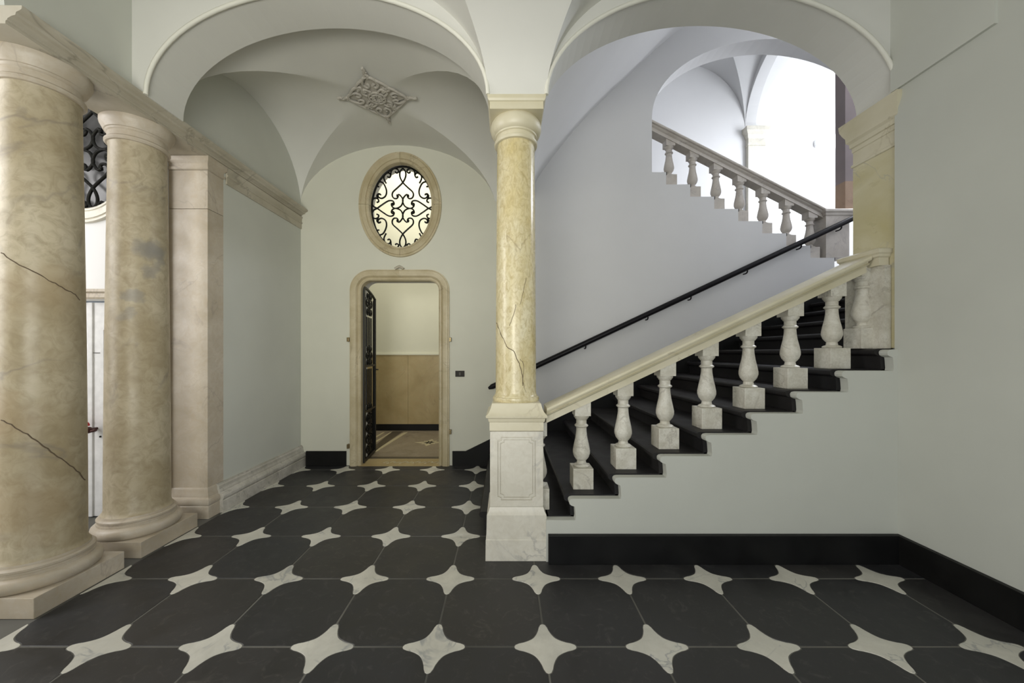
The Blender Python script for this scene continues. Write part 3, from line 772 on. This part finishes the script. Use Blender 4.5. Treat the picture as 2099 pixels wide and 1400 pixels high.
for (x, z) in ((DX0-.145, 1.77), (DX1+.145, 1.77), (DX0-.145, .28), (DX1+.145, .48)):
    obj('clamp', bx(x-.014, x+.014, YW-.075, YW-.02, z-.03, z+.03), M['brass'], d, bev=.004)
obj('crest', tube(new(), [((DX0+DX1)/2-.06, YW-.06, DZ+.135), ((DX0+DX1)/2-.03, YW-.06, DZ+.155), ((DX0+DX1)/2, YW-.06, DZ+.17), ((DX0+DX1)/2+.03, YW-.06, DZ+.155), ((DX0+DX1)/2+.06, YW-.06, DZ+.135)], .018, 8), M['entab'], d, smooth=60)
for z in (2.10,):
    obj('hinge_pin', lathe(new(), [(.012, z-.03), (.018, z-.02), (.018, z+.02), (.012, z+.03)], DX1-.0, YW+.10, 12), M['iron'], d)
# threshold
th = empty('floor_threshold', ((DX0+DX1)/2, YW+.12, -.01)); th['kind'] = 'structure'
obj('threshold_slab', bx(DX0+.0, DX1, YW-.05, YW+.30, -.02, .004), M['wains'], th)
gs = new()
for i in range(9):
    x = DX0+.34+i*.09; y = YW+.10+.03*(i % 2)
    tube(gs, smoothpath([(x-.04, y-.03, .006), (x, y+.035, .006), (x+.04, y-.02, .006), (x+.01, y-.035, .006)], 4), .007, 6)
obj('scroll_inlay', gs, M['terrlight'], th)
# passage floor inlays
def strip(name, pts, mat, z=.0005):
    bm = new(); extr(bm, [pts], 'z', -.002, z); o = obj(name, bm, mat, pf); return o
pf = bpy.data.objects['floor.001']
def px2f(px, py):
    y = 1220.8/(py-721); return ((px-1036)/763*y, y)
def band(a, b, c, e, mat):  # quad given in photograph-derived floor points
    strip('inlay_band', [px2f(*a), px2f(*b), px2f(*c), px2f(*e)], mat, .001)
band((805, 884), (826, 884), (768, 925), (735, 940), M['terrdark'])
band((828, 886), (836, 886), (768, 928), (764, 926), M['terrlight'])
band((800, 886), (803, 886), (766, 910), (763, 908), M['terrlight'])
band((785, 886), (789, 886), (766, 900), (763, 898), M['terrlight'])
strip('inlay_band', [(DX0-.2, YW+.33), (DX1+.3, YW+.33), (DX1+.3, YW+.42), (DX0-.2, YW+.42)], M['terrdark'], .001)
fx, fy = px2f(880, 907)
for a in range(8):
    ang = a*math.pi/4; L = .26 if a % 2 == 0 else .17
    cs, sn = math.cos(ang), math.sin(ang)
    pl = [(0.02, -.03), (L*.55, -.05), (L, 0), (L*.55, .05), (.02, .03)]
    strip('star_petal', [(fx+x*cs-y*sn, fy+x*sn+y*cs) for x, y in pl], M['terrlight'], .0012)
# passage dado and skirting
t = empty('dado', (-1.7, 7.58, .1)); tag(t, 'ochre marble dado on the passage wall beyond the doorway', 'dado')
xs = [-4.3, -3.55, -2.75, -1.98, -1.2, -.42]
for a, b in zip(xs, xs[1:]): obj('marble_panel', bx(a+.002, b-.002, 7.565, 7.60, .13, 1.535), M['wains'], t)
obj('rail', bx(-4.4, -.1, 7.555, 7.60, 1.535, 1.56), M['passage'], t)
skirt('baseboard_passage', bx(-4.5, -.1, 7.55, 7.60, 0, .13))

# the wrought iron gate leaf, swung into the passage
gate = empty('gate', (DX0+.025, YW+.05, .015)); tag(gate, 'black wrought iron gate leaf standing open inside the doorway', 'gate')
GL, GH = .66, 2.52
def gp(u, z): return (u, 0, z)
def gobj(name, bm, smooth=50): return obj(name, bm, M['iron'], gate, smooth=smooth, local=True)
fr = new()
box(fr, 0, .045, -.018, .018, 0, GH); box(fr, GL-.04, GL, -.018, .018, 0, GH-.09)
box(fr, .045, GL-.04, -.016, .016, 0, .04); box(fr, .045, GL-.04, -.016, .016, .70, .73); box(fr, .045, GL-.04, -.016, .016, 1.36, 1.39)
gobj('gate_frame', fr, None)
gobj('top_rail', tube(new(), smoothpath([(0.02, 0, GH-.01), (.25, 0, GH-.02), (.5, 0, GH-.06), (GL-.02, 0, GH-.10)], 4), .02, 8))
for u in (.19, .27, .35, .43):
    gobj('bar', tube(new(), [(u, 0, .80), (u, 0, 1.33)], .009, 8)); gobj('bar', tube(new(), [(u, 0, 1.66), (u, 0, 2.10)], .009, 8))
for u in (.11, .55):
    gobj('bar', tube(new(), [(u, 0, .04), (u, 0, 2.38)], .008, 8))
def sp(cx, cz, r, a0, turns, d=1, n=26):
    return [(cx+r*(1-.72*i/n)*math.cos(a0+d*turns*2*math.pi*i/n), 0, cz+r*(1-.72*i/n)*math.sin(a0+d*turns*2*math.pi*i/n)) for i in range(n+1)]
for (cz, r) in ((.13, .075), (.28, .085), (.44, .075), (.59, .07), (.755, .05), (1.42, .055), (1.52, .07), (1.62, .045), (2.17, .06), (2.30, .08), (2.41, .045)):
    for s, cx in ((1, .23), (-1, .41)):
        gobj('scroll', tube(new(), sp(cx, cz, r, math.pi/2*(1-s), 1.35, s), .011, 6))
        gobj('leaf', lathe(new(), [(.004, cz-.05), (.016, cz-.02), (.02, cz), (.012, cz+.03), (.003, cz+.06)], cx+s*.085, 0, 8))
for cz in (.21, .36, .52, 1.47, 2.24):
    gobj('rosette', tube(new(), sp(.32, cz, .05, 0, 1.6, 1), .012, 6))
bk = obj('backing_plate', bx(.045, GL-.04, .012, .016, .04, .70), M['iron'], gate, local=True)
gobj('handle', tube(new(), smoothpath([(GL-.02, -.02, 1.30), (GL+.03, -.03, 1.30), (GL+.075, -.03, 1.295)], 4), .010, 8))
gate.rotation_euler = (0, 0, math.radians(95.5))

# ------------------------------------------------------------------ vestibule door with knob and ribbon
d = empty('door_2', (VX, YV+.06, 0)); d['kind'] = 'structure'; tag(d, 'white panelled double door seen between the two left columns')
obj('door_cornice', mrect(new(), VX-.66, VX+.66, YV-.03, YV+.05, [(0, 2.10), (.01, 2.115), (.012, 2.15), (.03, 2.165), (.03, 2.19)]), M['beigestone'], d, smooth=25)
for s in (-1, 1):
    a, b = (VX+.004, VX+.615) if s == 1 else (VX-.615, VX-.004)
    lf = obj('leaf', bx(a, b, YV+.05, YV+.09, .01, 2.075), M['doorwhite'], d, bev=.003)
    c = (a+b)/2
    for (z0, z1, rr) in ((.12, .74, .0), (1.0, 1.96, .06)):
        hw = .215
        def lp(o):
            w_, zb, zt = hw-o, z0+o, z1-o
            return [(c-w_, zb), (c+w_, zb), (c+w_, zt-.12), (c+w_-.02, zt-.105), (c+w_-.045, zt-.10), (c+w_-.06, zt-.05), (c+w_-.11, zt-.015), (c, zt), (c-w_+.11, zt-.015), (c-w_+.06, zt-.05), (c-w_+.045, zt-.10), (c-w_+.02, zt-.105), (c-w_, zt-.12)]
        obj('panel_moulding', extr(new(), [lp(0), lp(.03)], 'y', YV+.038, YV+.055), M['doorwhite'], lf)
        obj('panel_moulding', extr(new(), [lp(.07), lp(.085)], 'y', YV+.044, YV+.055), M['doorwhite'], lf)
obj('astragal', bx(VX-.022, VX+.018, YV+.035, YV+.052, .01, 2.075), M['doorwhite'], d, bev=.004)
obj('lock_rail', bx(VX+.02, VX+.61, YV+.045, YV+.052, 1.585, 1.592), M['plateGrey'], d)
kb = new()
tube(kb, [(VX+.05, YV+.05, .86), (VX+.05, YV-.01, .86)], .012, 10)
lathe(kb, [(.01, .828), (.028, .835), (.036, .855), (.034, .872), (.02, .886), (.006, .89)], VX+.05, YV-.03, 16)
tube(kb, smoothpath([(VX+.05, YV-.03, .855), (VX+.09, YV-.03, .85), (VX+.125, YV-.03, .86)], 3), .014, 8)
obj('door_knob', kb, M['knob'], d, smooth=50)
for ang in (0.2, 1.0, 1.9, 2.7):
    P = [(VX+.03, YV-.045, .90), (VX+.03+.05*math.cos(ang), YV-.06, .925+.04*math.sin(ang)), (VX+.03+.065*math.cos(ang+.4), YV-.05, .90+.03*math.sin(ang))]
    obj('ribbon', tube(new(), smoothpath(P, 4), .009, 6), M['red'], d, smooth=50)
obj('keyhole', lathe(new(), [(.007, .772), (.009, .78), (.007, .788)], VX+.085, YV+.047, 10), M['iron'], d)

# ------------------------------------------------------------------ switch plate
px, pz = (943-1036)/763*YW, 1.6-(766-721)/763*YW
t = empty('switch_plate', (px, YW-.012, pz)); tag(t, 'small dark light switch on the back wall between doorway and column', 'switch')
obj('plate', bx(px-.064, px+.064, YW-.026, YW-.0125, pz-.042, pz+.042), M['darkplate'], t, bev=.003)
for i in (-1, 0, 1): obj('key', bx(px-.012+i*.028, px+.012+i*.028, YW-.031, YW-.026, pz-.022, pz+.022), M['plateGrey'] if i == 0 else M['darkplate'], t)

# ------------------------------------------------------------------ stucco medallion on the left bay vault
mcx, mcy = -1.455, (YB+YW)/2
def vz(x, y):
    hx, hyy = (-.135-XL+.02)/2, (YW-YB)/2
    s = max(min(1, abs(x-mcx)/hx), 0); u = max(min(1, abs(y-mcy)/hyy), 0)
    return SPR+.01+.915*math.sqrt(max(0, 1-min(s, u)**2))
t = empty('ceiling_medallion', (mcx, mcy, vz(mcx, mcy)-.05)); tag(t, 'lozenge shaped stucco ornament of scrolls on the vault above the oval window', 'medallion')
def onv(x, y, d=.016):
    X, Y = mcx+x, mcy+y; 
    s = 0.0
    return (X, Y, SPR+.01+.915-.012-d)
def mtube(name, pts, r):
    P = [onv(p.x, p.y) for p in smoothpath([(a, b, 0) for a, b in pts], 5)]
    obj(name, tube(new(), P, r, 7), M['stucco'], t, smooth=60)
# backing lozenge with lobed outline
lob = []
for i in range(72):
    a = 2*math.pi*i/72; r = .25/(abs(math.cos(a))**1.25+abs(math.sin(a))**1.25)**(.8)*(1+.11*math.cos(12*a))*1.14
    lob.append((mcx+r*math.cos(a), mcy+r*math.sin(a)))
obj('backing', extr(new(), [lob], 'z', SPR+.01+.915-.020, SPR+.01+.915+.01), M['stucco'], t)
for rr in (.09, .055): mtube('ring', [(rr*math.cos(a*math.pi/8), rr*math.sin(a*math.pi/8)) for a in range(17)], .012)
for a in range(8):
    an = a*math.pi/4; mtube('petal', [(.03*math.cos(an), .03*math.sin(an)), (.06*math.cos(an+.3), .06*math.sin(an+.3)), (.088*math.cos(an), .088*math.sin(an))], .011)
for k in range(4):
    an = k*math.pi/2; c, s = math.cos(an), math.sin(an)
    R = lambda pts: [(x*c-y*s, x*s+y*c) for x, y in pts]
    for sg in (1, -1):
        mtube('scroll', R([(.33, .0), (.30, .05*sg), (.22, .085*sg), (.17, .05*sg), (.20, .02*sg), (.225, .04*sg)]), .015)
        mtube('scroll', R([(.28, .07*sg), (.22, .14*sg), (.17, .17*sg), (.15, .14*sg), (.175, .125*sg)]), .015)
        mtube('leaf', R([(.10, .04*sg), (.14, .085*sg), (.12, .13*sg), (.09, .10*sg)]), .014)
    mtube('finial', R([(.31, 0), (.345, .012), (.38, -.010), (.415, .006), (.45, 0)]), .015)
    mtube('finial', R([(.34, -.02), (.36, 0), (.34, .02)]), .012)
    mtube('finial', R([(.385, -.018), (.40, 0), (.385, .018)]), .010)
    d_ = .175
    an2 = an+math.pi/4
    mtube('tassel', [(d_*math.cos(an2), d_*math.sin(an2)), (.22*math.cos(an2+.15), .22*math.sin(an2+.15)), (.25*math.cos(an2), .25*math.sin(an2))], .016)
